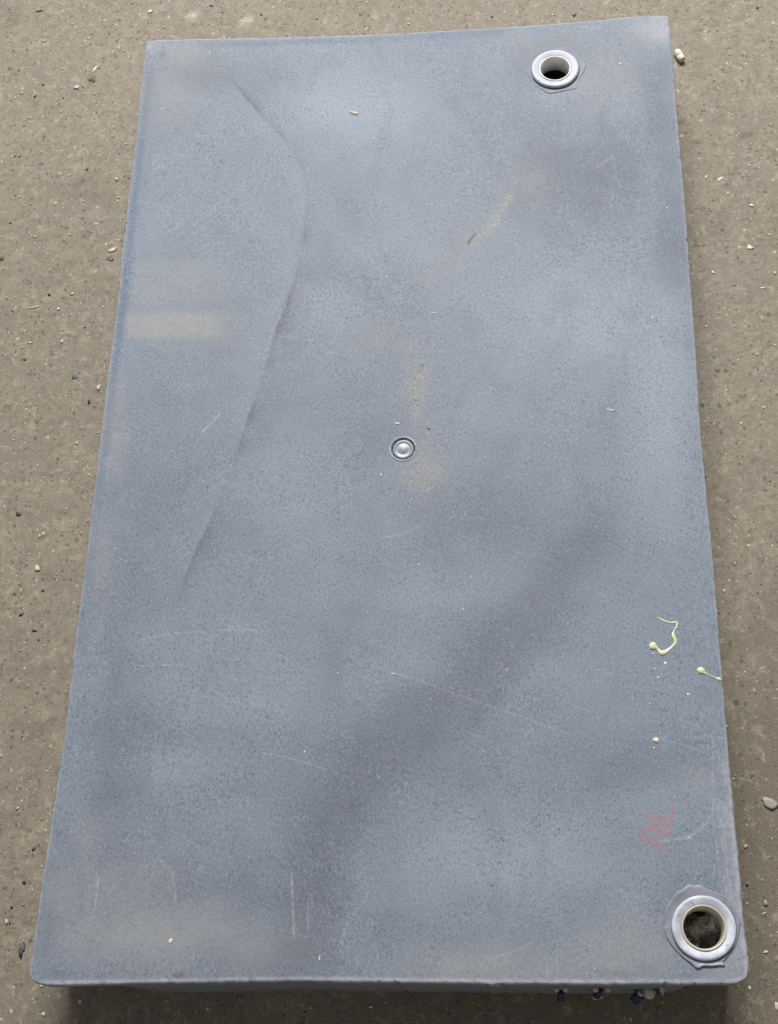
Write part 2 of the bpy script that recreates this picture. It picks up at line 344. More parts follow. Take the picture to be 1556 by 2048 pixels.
# darker bands: diagonal reflections painted in as tone, plus tide line and mottling
soft_line('dark', [(1180, 1080), (1060, 1220), (960, 1330), (830, 1440), (720, 1560), (640, 1720), (600, 1880)], 100, .55)
blob('dark', 840, 1430, 110, 70, .45, -.8); blob('dark', 700, 1600, 90, 90, .4, -1); blob('dark', 980, 1300, 90, 60, .3, -.9); blob('dark', 620, 1830, 80, 70, .4)
soft_line('dark', [(440, 130), (520, 225), (585, 300), (612, 370), (612, 440), (590, 540), (545, 690), (500, 830), (440, 990), (370, 1160)], 9, .25)
cvp = poly_px([(440, 130), (520, 225), (585, 300), (612, 370), (612, 440), (590, 540), (545, 690), (500, 830), (440, 990), (370, 1160), (330, 1260)], 8)
sx = px - np.interp(py, cvp[:, 1], cvp[:, 0]) + (nB - .5) * 7 + (nA - .5) * 14; vy = sm(py, 110, 200) * sm(py, 1300, 1050)
A['dark'] = np.maximum(A['dark'], vy * (sm(sx, -6, 6) * np.exp(-np.clip(sx, 0, 999) / 55) * .38 + .30 * np.exp(-(sx / 5) ** 2)) * (1.5 * sm(fbm(X, Y, .09, 201), .3, .62)))
A['pale'] = np.maximum(A['pale'], vy * (sx < 0) * np.exp(np.clip(sx, -999, 0) / 60) * .35)
soft_line('dark', [(900, 200), (1000, 330), (1110, 480)], 26, .25)
soft_line('dark', [(1305, 160), (1325, 300), (1335, 430), (1350, 560)], 42, .42)
soft_line('dark', [(900, 1010), (1050, 1060), (1200, 1100)], 110, .35)
soft_line('dark', [(240, 1320), (200, 1600), (260, 1750), (480, 1770)], 45, .35)
soft_line('dark', [(1300, 1500), (1200, 1560), (1400, 1500)], 50, .3)
blob('dark', 520, 160, 110, 70, .4); blob('dark', 1180, 330, 180, 110, .5, .3, .9); blob('dark', 1010, 1040, 130, 60, .4, .1, .9); blob('dark', 230, 1500, 70, 200, .45, .1, .9); blob('dark', 700, 420, 70, 60, .3, 0, .9); blob('dark', 430, 150, 90, 60, .5); blob('dark', 1100, 260, 200, 60, .35); blob('dark', 560, 1800, 120, 50, .5); blob('dark', 640, 1900, 60, 60, .35)
blob('dark', 1060, 400, 90, 70, .3); blob('dark', 740, 870, 55, 70, .32); blob('dark', 330, 1000, 130, 90, .3); blob('dark', 250, 1180, 80, 160, .3)
blob('dark', 355, 1950, 13, 7, .95, -.1, .2); blob('dark', 900, 1500, 220, 90, .25, -.6); blob('dark', 1160, 1500, 120, 50, .25)
soft_line('blue', [(302, 150), (287, 250), (275, 360), (262, 470), (252, 560), (240, 660), (225, 770), (212, 900)], 9, .62)
soft_line('blue', [(212, 900), (190, 1060), (160, 1300)], 9, .3)
blob('blue', 326, 109, 9, 9, .9); blob('blue', 300, 160, 12, 30, .6); blob('blue', 95, 1870, 18, 90, .6, .1); blob('blue', 120, 1945, 50, 12, .5)
soft_line('blue', [(400, 88), (600, 82), (800, 75), (1000, 63)], 9, .55); blob('blue', 210, 1780, 20, 80, .3)
# paler patches: broad sheen painted in as lighter tone
for a in ((690, 210, 190, 95, .75), (1180, 650, 260, 140, .7), (1320, 780, 85, 280, .8), (420, 560, 120, 60, .35), (250, 1420, 70, 60, .35), (620, 620, 120, 90, .35), (800, 500, 200, 90, .35), (560, 950, 130, 130, .40), (300, 470, 90, 140, .3), (520, 1400, 220, 90, .45), (330, 1530, 160, 50, .5), (1020, 1710, 240, 110, .75), (1330, 1620, 120, 80, .4), (820, 1320, 90, 40, .35), (980, 820, 120, 90, .35),
          (1300, 1000, 120, 120, .35), (880, 1180, 250, 60, .35), (1310, 60, 60, 28, .7), (1250, 1800, 90, 100, .35), (480, 1650, 90, 60, .3), (1150, 1350, 120, 60, .3)): blob('pale', *a)
# dust films, plus warm bands of reflected light painted into the same mask
def sheen_band(x0, x1, y0, y1, s, sf):
    m = sm(px, x0 - sf, x0 + 8) * sm(px, x1 + sf * 5, x1 - sf * 4) * sm(py + (nA - .5) * 18, y0 - sf, y0 + sf) * sm(py + (nA - .5) * 18, y1 + sf * 1.6, y1 - sf)
    A['dust_and_sheen'] = np.maximum(A['dust_and_sheen'], m * s)
sheen_band(266, 430, 520, 598, .42, 9); sheen_band(252, 455, 620, 674, .80, 12); sheen_band(300, 520, 660, 700, .2, 12)
for a in ((232, 860, 26, 90, .45), (250, 1780, 110, 70, .38), (300, 1870, 210, 62, .66), (480, 1900, 120, 50, .4), (130, 1800, 50, 90, .35), (1000, 1930, 200, 40, .5), (1250, 1905, 110, 50, .5), (1400, 1560, 40, 60, .2), (370, 110, 70, 40, .55), (340, 190, 60, 70, .5), (1090, 95, 80, 25, .45), (1215, 150, 60, 60, .45), (1290, 60, 60, 40, .3),
          (862, 925, 46, 60, .30), (760, 680, 60, 40, .35), (830, 790, 30, 80, .22), (170, 1680, 40, 60, .3), (200, 1120, 30, 120, .25), (1060, 370, 40, 50, .35), (1440, 1930, 40, 40, .45)): blob('dust_and_sheen', *a)
soft_line('dust_and_sheen', [(850, 560), (900, 510), (960, 450)], 24, .3)
# dirt: the smear, the gritty patch above the plug and the tide mark below it
stroke('dirt', [(1018, 395), (1000, 425), (978, 455), (955, 478)], 9, .85, .9, 8); stroke('brown', [(951, 468), (941, 478), (936, 487)], 1.8, .9, .7, 2)
soft_line('dirt', [(1030, 360), (985, 440), (935, 495), (915, 525)], 9, .28)
for _ in range(320):
    gx, gy = (rng.normal(832, 11), rng.normal(772, 36)) if rng.random() < .66 else (rng.normal(848, 16), rng.normal(938, 24))
    stroke('dirt', [(gx, gy), (gx + rng.normal() * 3, gy + 3)], rng.uniform(.8, 1.6), rng.uniform(.4, 1), .6)
for cx, cy, a_, b_, s_ in ((840, 752, 14, 16, .9), (838, 785, 13, 20, .75), (826, 768, 10, 26, .6), (805, 790, 3, 16, .7), (815, 690, 20, 14, .35), (810, 730, 12, 14, .4), (832, 830, 12, 16, .35)): blob('dirt', cx, cy, a_, b_, s_, 0, 1.4)
stroke('dirt', [(800, 955), (815, 970), (835, 980), (858, 978), (872, 958), (882, 930)], 2.6, .95, .9, 6, True)
blob('dirt', 848, 945, 32, 26, .5, 0, 1.2); blob('dirt', 836, 914, 5, 4, 1); blob('dirt', 852, 914, 3, 4, 1); blob('dirt', 1180, 165, 30, 20, .35)
blob('dirt', 975, 1925, 34, 12, .6, 0, .9); blob('dirt', 1235, 1925, 40, 16, .45, 0, .9); blob('dirt', 1265, 1860, 30, 40, .3); blob('brown', 945, 1392, 4, 4, .25); blob('brown', 712, 230, 5, 2, .6)
blob('dirt', 1175, 185, 35, 12, .35)
# faded red crayon mark
cz = lambda L: [(1200 + a / 5.187, 1560 + b / 5.187) for a, b in L]
for L in ([(500, 325), (520, 380), (548, 450), (580, 430), (600, 385)], [(600, 385), (650, 410), (690, 480), (712, 480), (735, 400), (752, 330), (757, 265)], [(515, 512), (460, 525), (430, 560), (440, 605), (520, 630), (570, 655), (640, 705), (712, 760)],
          [(515, 510), (575, 500), (640, 520), (700, 548), (775, 572)], [(590, 505), (600, 560), (660, 560)]):
    stroke('red', cz(L), 4.0, .95, .55, 2.5, True)
# scratches and scuffs
for pts, wd, s in (([(404, 864), (420, 848), (440, 828)], 1.1, .9), ([(280, 1280), (340, 1268), (430, 1262), (540, 1258)], 1.0, .35), ([(740, 1330), (830, 1358), (940, 1398), (1060, 1440), (1140, 1470)], 1.0, .45),
    ([(525, 1506), (580, 1516), (650, 1538)], 1.0, .5), ([(583, 1745), (585, 1800), (588, 1875)], 2.0, .55), ([(615, 1785), (616, 1860)], 1.3, .5), ([(738, 1783), (728, 1805), (700, 1835), (688, 1860), (682, 1905)], 1.1, .6),
    ([(197, 1755), (194, 1785), (188, 1820)], 1.2, .75), ([(762, 1076), (800, 1068), (838, 1054)], 1.2, .45), ([(1320, 1682), (1370, 1676), (1400, 1660), (1425, 1628), (1428, 1600)], 1.8, .5), ([(1300, 1470), (1340, 1482), (1400, 1500)], 1, .4),
    ([(1410, 1470), (1480 - 20, 1478)], 1.4, .5), ([(1424, 1480), (1427, 1560), (1440, 1620)], 1.4, .22), ([(1446, 1650), (1456, 1740), (1464, 1800)], 1.6, .4), ([(1436, 1700), (1440, 1760)], 1.4, .3), ([(1458, 1600), (1463, 1660)], 1.4, .4), ([(1200, 1632), (1290, 1636)], 1.2, .3), ([(280, 1332), (360, 1330)], 1, .35),
    ([(1192, 338), (1210, 325), (1228, 308)], 1, .4), ([(520, 222), (545, 215)], .9, .4), ([(975, 1918), (1020, 1905), (1065, 1885)], 1.2, .45), ([(560, 1858), (590, 1868), (620, 1875)], 1, .4), ([(757, 1898), (754, 1920)], 1.2, .5), ([(1115, 1905), (1112, 1968)], 1.2, .45),
    ([(495, 1595), (498, 1612)], 1.2, .5), ([(1100, 1395), (1150, 1410), (1180, 1422)], .9, .35), ([(660, 1655), (665, 1690), (672, 1740)], 1.1, .35), ([(560, 672), (586, 674)], 1.0, .5), ([(1240, 1420), (1250, 1450)], .9, .3), ([(770, 1040), (800, 1048)], 1, .25), ([(1380, 1360), (1420, 1368)], .9, .35),
    ([(320, 1720), (345, 1745), (352, 1800)], 2.4, .3), ([(290, 1735), (320, 1712)], 1.4, .4), ([(1200, 53), (1205, 56), (1150, 52)], 1.1, .45), ([(1200, 1595), (1240, 1580)], .9, .3), ([(410, 1560), (440, 1610)], 2.4, .2)):
    stroke('scratch', pts, wd, s, .6)
def rub(cx, cy, wx, wy, n, ang, s):
    for _ in range(n):
        x, y = cx + rng.normal() * wx, cy + rng.normal() * wy; a = ang + rng.normal() * .15; l = rng.uniform(6, 40)
        stroke('scratch', [(x, y), (x + l * math.cos(a), y + l * math.sin(a))], rng.uniform(.6, 1.3), rng.uniform(.15, 1) * s, .7)
rub(1445, 1640, 10, 90, 26, 1.5, .7); rub(1425, 1500, 12, 40, 10, 1.45, .5); rub(600, 1830, 22, 50, 14, 1.5, .4); rub(330, 1760, 30, 30, 12, 2.2, .4); rub(740, 1850, 40, 60, 10, 1.75, .35); rub(1120, 1940, 90, 14, 16, 1.5, .4); rub(450, 1400, 60, 60, 8, .1, .25)
rub(1180, 1940, 60, 12, 10, -.5, .35); rub(1330, 1640, 60, 30, 8, -.3, .25)
for i in range(36):
    x, y = rng.uniform(180, 1440), rng.uniform(200, 1940); a = rng.normal(1.4, .6); l = rng.uniform(6, 34)
    stroke('scratch', [(x, y), (x + l * math.cos(a), y + l * math.sin(a))], .8, rng.uniform(.12, .4), .6)
# rubbed rims
A['wear'] = np.maximum(.75 * sm(D, .0045, .0015), 0); kb = sm(py, 1700, 1960)
A['wear'] = np.maximum(A['wear'], .95 * sm(np.minimum((1 - Vv) * 1.2, 9), .0075, .0035)); A['wear'] = np.maximum(A['wear'], .85 * sm((1 - U) * .7, .011, .003) * sm(py, 1450, 1700))
A['wear'] = np.maximum(A['wear'], .5 * sm((1 - U) * .7, .026, .004) * sm(py, 1400, 1550) * sm(nA, .42, .62)); A['wear'] = np.maximum(A['wear'], .5 * np.exp(-(np.hypot(px - 1325, py - 55) / 34) ** 2) + .0)
A['wear'] = np.maximum(A['wear'], .45 * np.exp(-(np.hypot(px - 298, py - 88) / 16) ** 2))
A['wear'] *= .35 + .9 * fbm(X, Y, .018, 171)
A['dirt'] = np.maximum(A['dirt'], .8 * sm(D, .004, .001) * sm(fbm(X, Y, .012, 181), .52, .66)); A['brown'] = np.maximum(A['brown'], .6 * sm(D, .003, .001) * sm(fbm(X, Y, .007, 191), .62, .72))
V = np.stack([X, Y, Zt], -1).reshape(-1, 3); idx = np.arange(nu * nv).reshape(nv, nu)
Fq = np.stack([idx[:-1, :-1], idx[1:, :-1], idx[1:, 1:], idx[:-1, 1:]], -1).reshape(-1, 4)
cen = V[Fq].mean(1); keep = np.ones(len(Fq), bool)
for f, r in ((FIT[0], .0235), (FIT[1], .0235), (PLG, .0136)): keep &= np.hypot(cen[:, 0] - f[0], cen[:, 1] - f[1]) > r
Fq = Fq[keep]
# side walls: the outline ring, lowered and drawn in
ring = np.r_[idx[0, :], idx[1:, -1], idx[-1, -2::-1], idx[-2:0:-1, 0]]; RP = V[ring]; m = len(ring)
tan = np.roll(RP, -9, 0) - np.roll(RP, 9, 0); tan /= np.linalg.norm(tan, axis=1)[:, None] + 1e-12; nin = np.stack([tan[:, 1], -tan[:, 0], np.zeros(m)], -1)
if np.mean(np.sum(nin * -RP, 1)) < 0: nin = -nin
front = (RP[:, 1] < -.58); rx = RP[:, 0]; xr = at(1497, 1965)[0]; xl = at(60, 1965)[0]
ramp = np.where(front, .030 * sm(xr - rx, .070, .0) + .016 * sm(rx - xl, .13, .0), .004)
rim = RP[:, 2].copy(); Vs = [V]; Fs = [Fq]; base = len(V); prev = ring; lv = [(.003, .0), (.006, .0), (.012, .15), (.03, .55), (.06, .95), (.08, 1.0), (.095, 1.05), (.103, 1.15), (.1065, 1.3)]
wat = []
for dz, k in lv:
    bul = (fbm(RP[:, 0], RP[:, 1], .12, int(dz * 1e4)) - .5) * .002
    Q = RP + nin * (ramp * k + bul * min(1, k))[:, None]; Q[:, 2] = np.maximum(rim - dz, .0015) if dz < .1 else (.0045 if dz < .105 else .001)
    if dz > .1: Q = Q + nin * (.002 if dz < .105 else .005)
    cur = np.arange(base, base + m); base += m; Vs.append(Q)
    Fs.append(np.stack([prev, cur, np.roll(cur, -1), np.roll(prev, -1)], -1)); prev = cur
V = np.vstack(Vs); Fq = np.vstack(Fs); nx = len(V) - nu * nv
at_ = {k: np.r_[np.clip(v, 0, 1).ravel(), np.zeros(nx)] for k, v in A.items()}
dd = at_['dust_and_sheen']; dd[nu * nv:] = .35
ck = at_['wear']; ck[nu * nv:nu * nv + m] = .3
Fl = Fq.tolist(); Fl.append([int(i) for i in prev])
tank = empty('plastic_tank', (0, 0, 0))
tag(tank, 'flat grey blue plastic tank with two round openings, lying on the concrete floor', 'tank')
body = mesh_obj('shell', V, Fl, M_TANK, tank, attrs=at_)
def zt(x, y): return float(ztop(np.array([x]), np.array([y]))[0])

# ---------------------------------------------------------------- fittings
def fan_patch(name, pts, c, mat, parent, th, rin, edge_noise=0.0, label=None):
    """irregular raised collar between an outline and a circle of radius rin"""
    p = poly_px(pts + [pts[0]], 8)[:-1]; W = atv(p[:, 0], p[:, 1])[:, :2]; n = len(W); V = []; Fc = []
    rows = 7
    for j in range(rows):
        for k in range(n):
            a = math.atan2(W[k, 1] - c[1], W[k, 0] - c[0]); ii = np.array([c[0] + rin * math.cos(a), c[1] + rin * math.sin(a)])
            s = [0, .004, .03, .10, .3, .7, 1][j]; q = W[k] * (1 - s) + ii * s
            z = zt(q[0], q[1]) + (-.0006 if j == 0 else th * [0, .5, .95, 1.15, .85, .7, .6][j] * (1 + .35 * math.sin(3.3 * a + 5 * s) * (j < 5)))
            V.append((q[0], q[1], z))
    for j in range(rows - 1):
        for k in range(n): k2 = (k + 1) % n; Fc.append([j * n + k, j * n + k2, (j + 1) * n + k2, (j + 1) * n + k])
    return mesh_obj(name, V, Fc, mat, parent)
def fitting(c, ro, mf, mc, ms, outline, th, bo, wobble, dep):
    z0 = zt(c[0], c[1]); i0 = bo + .0030      # bo: clear bore, i0: inner lip of the flange
    f = mesh_obj('threaded_port', *lathe([(i0, z0 - .02), (ro - .002, z0 - .02), (ro - .001, z0 - .001), (ro, z0 + .0012), (ro - .0002, z0 + .0040), (ro - .0014, z0 + .0050), (ro - .0032, z0 + .0052), (ro - .0050, z0 + .0047), (i0 + .0030, z0 + .0044), (i0 + .0012, z0 + .0040), (i0, z0 + .0030), (i0, z0 - .02)], (c[0], c[1], 0), 96, wobble), mf, tank)
    mesh_obj('sleeve', *lathe([(i0 + .0002, z0 + .0032), (i0 - .0001, z0 + .0046), (i0 - .0008, z0 + .0050), (i0 - .0016, z0 + .0044), (bo + .0008, z0 + .0022), (bo + .0003, z0 - .001), (bo, z0 - .003), (bo, z0 - dep), (i0, z0 - dep), (i0 + .0002, z0 + .001)], (c[0], c[1], 0), 96), mc, f)
    mesh_obj('seam', *lathe([(ro - .0008, z0 + .0014), (ro + .0002, z0 + .0019), (ro + .0009, z0 + .0012)], (c[0], c[1], 0), 96, lambda a, i: .012 * math.sin(a + 2.2) * (i == 2) + .006 * math.sin(4 * a)), M_GROOVE, f)
    fan_patch('weld_collar', outline, c, ms, f, th, ro - .0015)
    return f
c2 = lambda L: [(1250 + a / 5.085, 1720 + b / 5.085) for a, b in L]
c1 = lambda L: [(1000 + a / 2.8, b / 2.8) for a, b in L]
rw = random.Random(3); k1 = [rw.uniform(-1, 1) for _ in range(8)]
f1 = fitting(FIT[0], .0308, M_FLANGE2, M_MILK, M_HALO, c1([(145, 385), (150, 350), (182, 310), (225, 282), (280, 265), (340, 262), (395, 268), (430, 290), (452, 318), (482, 362), (470, 400), (440, 440), (432, 490), (370, 505), (280, 522), (235, 500), (195, 470), (160, 425)]), .0006, .0176, lambda a, i: .004 * math.sin(5 * a + 1) * (i in (3, 4, 5, 6)) + .003 * math.sin(11 * a) * (i in (3, 4, 5)), .019)
f2 = fitting(FIT[1], .0308, M_FLANGE, M_CREAM, M_SEAL, c2([(398, 540), (430, 470), (480, 385), (530, 325), (575, 305), (640, 250), (700, 258), (765, 250), (830, 290), (920, 325), (1000, 352), (1060, 390), (1085, 450), (1125, 520), (1172, 590), (1165, 690), (1150, 790), (1120, 880), (1060, 960), (1000, 1030), (1018, 1075), (960, 1075), (880, 1082), (800, 1080), (735, 1105), (670, 1050), (600, 1000), (530, 930), (470, 860), (415, 760), (402, 650)]), .0016, .0186, lambda a, i: .003 * math.sin(2 * a + 1) + .002 * math.sin(7 * a), .022)
f1['label'] = 'clear milky threaded port at the far corner'; f2['label'] = 'worn white threaded port with cream sleeve at the near corner'
# crust of dried residue inside under the near port
n = 90; g = np.linspace(-.05, .05, n); GX, GY = np.meshgrid(g, g); rr = np.hypot(GX, GY)
GZ = H - .030 + (fbm(GX, GY, .022, 5) - .5) * .026 + np.abs(fbm(GX, GY, .007, 9) - .5) * .012 - rr * .1 - .03 * sm(GX, .006, .02) * sm(GY, .012, -.004)
# the residue reaches the tank floor along its rim
ZB = GZ.copy(); ZB[0] = ZB[-1] = .004; ZB[:, 0] = ZB[:, -1] = .004
idg = np.arange(n * n).reshape(n, n); off = np.array([FIT[1][0] - .006 + .0, FIT[1][1] - .004])
Fg = np.stack([idg[:-1, :-1], idg[:-1, 1:], idg[1:, 1:], idg[1:, :-1]], -1).reshape(-1, 4)
mesh_obj('residue', np.stack([GX * .6 + off[0], GY * .6 + off[1], ZB], -1).reshape(-1, 3), Fg, M_SLUDGE, tank)
# centre plug
z0 = zt(PLG[0], PLG[1])
plug = mesh_obj('plug', *lathe([(.0165, z0 - .0012), (.0162, z0 + .0004), (.0152, z0 + .0012), (.0143, z0 + .0008), (.0136, z0 - .0022), (.0134, z0 - .0045), (.0, z0 - .0045)], (PLG[0], PLG[1], 0), 72), M_RIMP, tank)
mesh_obj('groove', *lathe([(.0133, z0 - .0040), (.0123, z0 - .0040)], (PLG[0], PLG[1], 0), 72), M_GROOVE, plug)
mesh_obj('cap', *lathe([(.0125, z0 - .0045), (.0125, z0 - .0018), (.0121, z0 - .0006), (.0112, z0 + .0001), (.0095, z0 + .0001), (.009, z0 - .0003), (.006, z0 + .0003), (.003, z0 + .0006), (.0, z0 + .0007)], (PLG[0], PLG[1], 0), 72), M_PLUG, plug)

# ---------------------------------------------------------------- paint splashes (dried on the tank)
def ribbon(name, pts, mat, label, hk=.42):
    """pts: (x, y, full width) in the coordinates of the enlarged detail"""
    p = poly_px([(1200 + a / 5.187, 1180 + b / 5.187, wd / 5.187) for a, b, wd in pts], 6); Wp = atv(p[:, 0], p[:, 1]); n = len(p); ns = 10; V = []; Fc = []
    mp = np.linalg.norm(at(1321, 1280) - at(1320, 1280))
    for i in range(n):
        tdir = Wp[min(i + 1, n - 1)] - Wp[max(i - 1, 0)]; tdir /= np.linalg.norm(tdir) + 1e-9; nn = np.array([-tdir[1], tdir[0], 0]); r = max(p[i, 2] * 1.12, 1.3) * mp / 2
        for k in range(ns + 1):
            a = math.pi * k / ns; q = Wp[i] + nn * r * math.cos(a); V.append((q[0], q[1], zt(q[0], q[1]) + (-.0003 if k in (0, ns) else .00025 + r * hk * math.sin(a))))
    for i in range(n - 1):
        for k in range(ns): b = i * (ns + 1) + k; Fc.append([b, b + ns + 1, b + ns + 2, b + 1])
    o = mesh_obj(name, V, Fc, mat, tank); o['label'] = label; return o
ribbon('paint_splash', [(590, 282, 6), (640, 305, 11), (680, 326, 17), (740, 336, 13), (780, 332, 17), (800, 345, 20), (793, 380, 15), (768, 425, 14), (758, 460, 26), (772, 495, 34), (784, 530, 30), (762, 575, 24), (715, 615, 26), (670, 645, 42), (635, 648, 44), (607, 618, 26), (588, 598, 34), (565, 588, 62), (550, 580, 76), (530, 574, 66), (516, 570, 30), (510, 568, 4)], M_PAINT, 'hooked trail of pale yellow paint ending in a blob')
ribbon('paint_splash', [(1012, 812, 6), (1022, 818, 40), (1045, 828, 66), (1068, 842, 56), (1090, 856, 24), (1130, 872, 11), (1180, 894, 9), (1215, 908, 16), (1240, 916, 30), (1255, 919, 18), (1268, 922, 4)], M_PAINT, 'tadpole shaped paint splash touching the side edge')
def drop(a, b, r, mat, label):
    c = at(1200 + a / 5.187, 1180 + b / 5.187); rr = r / 5.187 * .00048; z = zt(c[0], c[1]) - .0003
    o = mesh_obj('paint_drop', *lathe([(rr, z), (rr * .96, z + rr * .2), (rr * .75, z + rr * .45), (rr * .4, z + rr * .6), (0, z + rr * .64)], (c[0], c[1], 0), 28, lambda t, i: .05 * math.sin(2 * t + a) + .03 * math.sin(3 * t + b)), mat, tank); o['label'] = label
drop(580, 1557, 34, M_PAINT, 'largest round drop of yellow paint'); drop(678, 758, 19, M_PAINT, 'greenish drop just below the paint trail'); drop(914, 1079, 15, M_PAINTW, 'small pale paint drop beside the tadpole splash')
for a, b, r in ((602, 903, 10), (568, 812, 10), (553, 655, 10), (752, 1000, 7), (516, 1175, 8), (558, 1636, 11), (620, 1475, 7)): drop(a, b, r, M_PAINTW, 'tiny white speck of paint')

# ---------------------------------------------------------------- little connectors on the front wall
def cyl(c0, c1, r, mat, name, parent, r2=None, n=24, dome=.25):
    c0 = np.array(c0); c1 = np.array(c1); L = np.linalg.norm(c1 - c0); r2 = r2 or r
    return mesh_obj(name, *lathe([(0, 0), (r * .8, 0), (r, L * .08), (r, L * .5), (r2, L * .55), (r2, L * .93), (r2 * .8, L), (0, L)], c0, n, ax=tuple(c1 - c0)), mat, parent)
# pixel (x, y) at height z
def ball(x, y, d, parent):
    return mesh_obj('knob', *chip(x, y, .083, d, d, .005, 0, int(x), sub=3, rough=.05), M_WHITE, parent)
ZC = .062
def A3(x, y, z=ZC): return at(x, y, z)
def wall(x, z=ZC, inn=.004): q = at(x, 1974, z).copy(); q[1] += .010; return q
k = cyl(wall(1122), A3(1122, 1982), .0045, M_WHITE, 'connector', tank)
cyl(A3(1122, 1983, .068), A3(1121, 2000, .060), .0036, M_NAVY, 'plug_body', k); ball(1113, 1979.5, 11.5, k); ball(1131, 1979.5, 11.5, k)
cyl(A3(1124, 1990, .055), A3(1126, 1996, .052), .0013, M_COPPER, 'wire_end', k)
k = cyl(wall(1199), A3(1199, 1981), .0045, M_WHITE, 'connector', tank)
cyl(A3(1199, 1978, .076), A3(1193, 1992, .066), .0040, M_NAVY, 'plug_body', k); ball(1191, 1979.5, 11.5, k); ball(1216, 1979.5, 11.5, k)
cyl(A3(1191, 1992, .060), A3(1189.5, 1998, .059), .0034, M_YEL, 'tip', k); cyl(A3(1198, 1991, .060), A3(1199.5, 1997, .059), .0028, M_WHITE, 'tip', k); cyl(A3(1199, 1981, .064), A3(1214, 1977, .067), .0016, M_COPPER, 'wire_end', k)
k = cyl(wall(1298), A3(1298, 1981), .0040, M_WHITE, 'connector', tank)
cyl(A3(1280, 1988, .062), A3(1269, 2001, .054), .0052, M_NAVY, 'plug_body', k, n=28); cyl(A3(1282.5, 1985, .064), A3(1280, 1988.5, .0625), .0034, M_WHITE, 'tip', k)
cyl(A3(1299, 1976, .068), A3(1298, 1991, .060), .0050, M_WHITE, 'knob', k, r2=.0056); cyl(A3(1299, 1982, .064), A3(1322, 1983, .066), .0017, M_WHITE, 'wire_end', k)
cyl(A3(1313, 1977, .070), A3(1321, 1976.5, .072), .0050, M_NAVY, 'plug_body', k); cyl(A3(1321, 1977, .072), A3(1326, 1977, .074), .0036, M_WHITE, 'tip', k); cyl(A3(1322, 1984, .066), A3(1327, 1984.5, .066), .0030, M_WHITE, 'tip', k)
# chipped flap on the lower front edge
c = chip(993, 1969.5, H - .008, 24, 6, .003, 0, 5); o = mesh_obj('edge_burr', *c, simple('burr_plastic', (.42, .44, .47), .45), tank)

# ---------------------------------------------------------------- loose bits lying on the tank
CH = {'cream': simple('cream_wood', (.66, .56, .40), .7, .2, 500, .3), 'white': simple('white_grit', (.74, .70, .62), .7, .12, 600, .3), 'tan': simple('tan_stone', (.42, .33, .23), .8, .2, 400, .3), 'grey': simple('grey_stone', (.24, .22, .19), .6, .15, 300, .3),
      'black': simple('black_stone', (.045, .045, .048), .6, .3, 400, .3), 'slate': simple('slate_shard', (.10, .095, .095), .5, .2, 300, .2), 'pink': simple('pinkish_flake', (.66, .52, .42), .7, .2, 400, .3), 'rust': simple('rust_flake', (.17, .075, .04), .8, .3, 300, .3), 'pale': simple('pale_flake', (.37, .345, .30), .45, .12, 200, .2)}
def bit(name, label, cat, px_, py_, lx, ly, hz, deg, mat, seed, on=False, **kw):
    z = zt(*at(px_, py_)[:2]) - .0001 if on else .0003
    V_, F_ = chip(px_, py_, z, lx, ly, hz * .62, -math.radians(deg), seed, **kw); o = mesh_obj(name, V_, F_, CH[mat], smooth=not kw.get('box')); return tag(o, label, cat)
bit('wood_chip', 'reddish curled wood chip on the tank, upper left part', 'wood chip', 708, 226, 17, 7, .0022, 20, 'pink', 1, True)
bit('splinter', 'short cream splinter just above the round centre plug', 'splinter', 795, 847, 11, 4, .0015, 3, 'white', 2, True, box=True)
bit('splinter', 'small cream splinter on the tank above and right of the plug', 'splinter', 868, 626.5, 10, 3, .0012, -12, 'cream', 3, True, box=True)
bit('splinter', 'small cream splinter alone on the tank below the plug', 'splinter', 786, 1348, 9, 4, .0014, 6, 'cream', 4, True, box=True)
bit('splinter', 'upright cream splinter near the tank front edge', 'splinter', 639, 1916, 4, 10, .0014, 5, 'cream', 5, True, box=True)
bit('paint_flake', 'small white flake on the dusty near left corner of the tank', 'flake', 341, 1882, 8, 10, .0012, 30, 'white', 6, True)
bit('paint_flake', 'tiny cream flake on the tank right of the far port', 'flake', 1240, 128, 6, 5, .0012, 30, 'cream', 7, True)
bit('paint_flake', 'faint white flake on the tank, right of the plug', 'flake', 1222, 820, 18, 7, .0005, 15, 'pale', 8, True)
# ---------------------------------------------------------------- loose bits on the floor
peg = empty('broken_peg', tuple(at(1360, 112, 0))); tag(peg, 'broken cream wooden peg on the floor beside the far right corner', 'peg')
p0 = at(1353.5, 102, .005); p1 = at(1365.5, 121, .005); dv = (p1 - p0); n_ = 18
o = mesh_obj('stick', *lathe([(0, 0), (.0042, 0), (.0050, .0008), (.0050, .010), (.0047, .0105), (.0050, .011), (.0046, .0175), (.0040, .0180), (0, .0172)], p0, n_, lambda a, i: .08 * math.sin(3 * a + i), ax=tuple(dv)), simple('bleached_wood', (.80, .74, .66), .7, .1, 300), peg)
bit('pebble', 'cream pebble on the floor in the upper left', 'pebble', 153, 175, 11, 8, .003, 10, 'cream', 20)
bit('wood_curl', 'thin curled cream shaving beside the cream pebble', 'shaving', 190, 138, 4, 18, .001, 25, 'white', 21)
bit('flake', 'cream flake at the start of the pale floor scratch', 'flake', 300, 23, 12, 7, .0015, -15, 'cream', 22)
bit('husk', 'cream oval husk on the floor near the left edge of the tank', 'husk', 225, 500, 19, 8, .002, -18, 'cream', 23)
bit('pebble', 'dark grey oval pebble just below the cream husk', 'pebble', 221, 517, 15, 12, .0005, -15, 'slate', 24)
bit('stick', 'thin pale stick lying almost level on the left floor', 'stick', 66, 615, 28, 2.6, .001, -10, 'cream', 25)
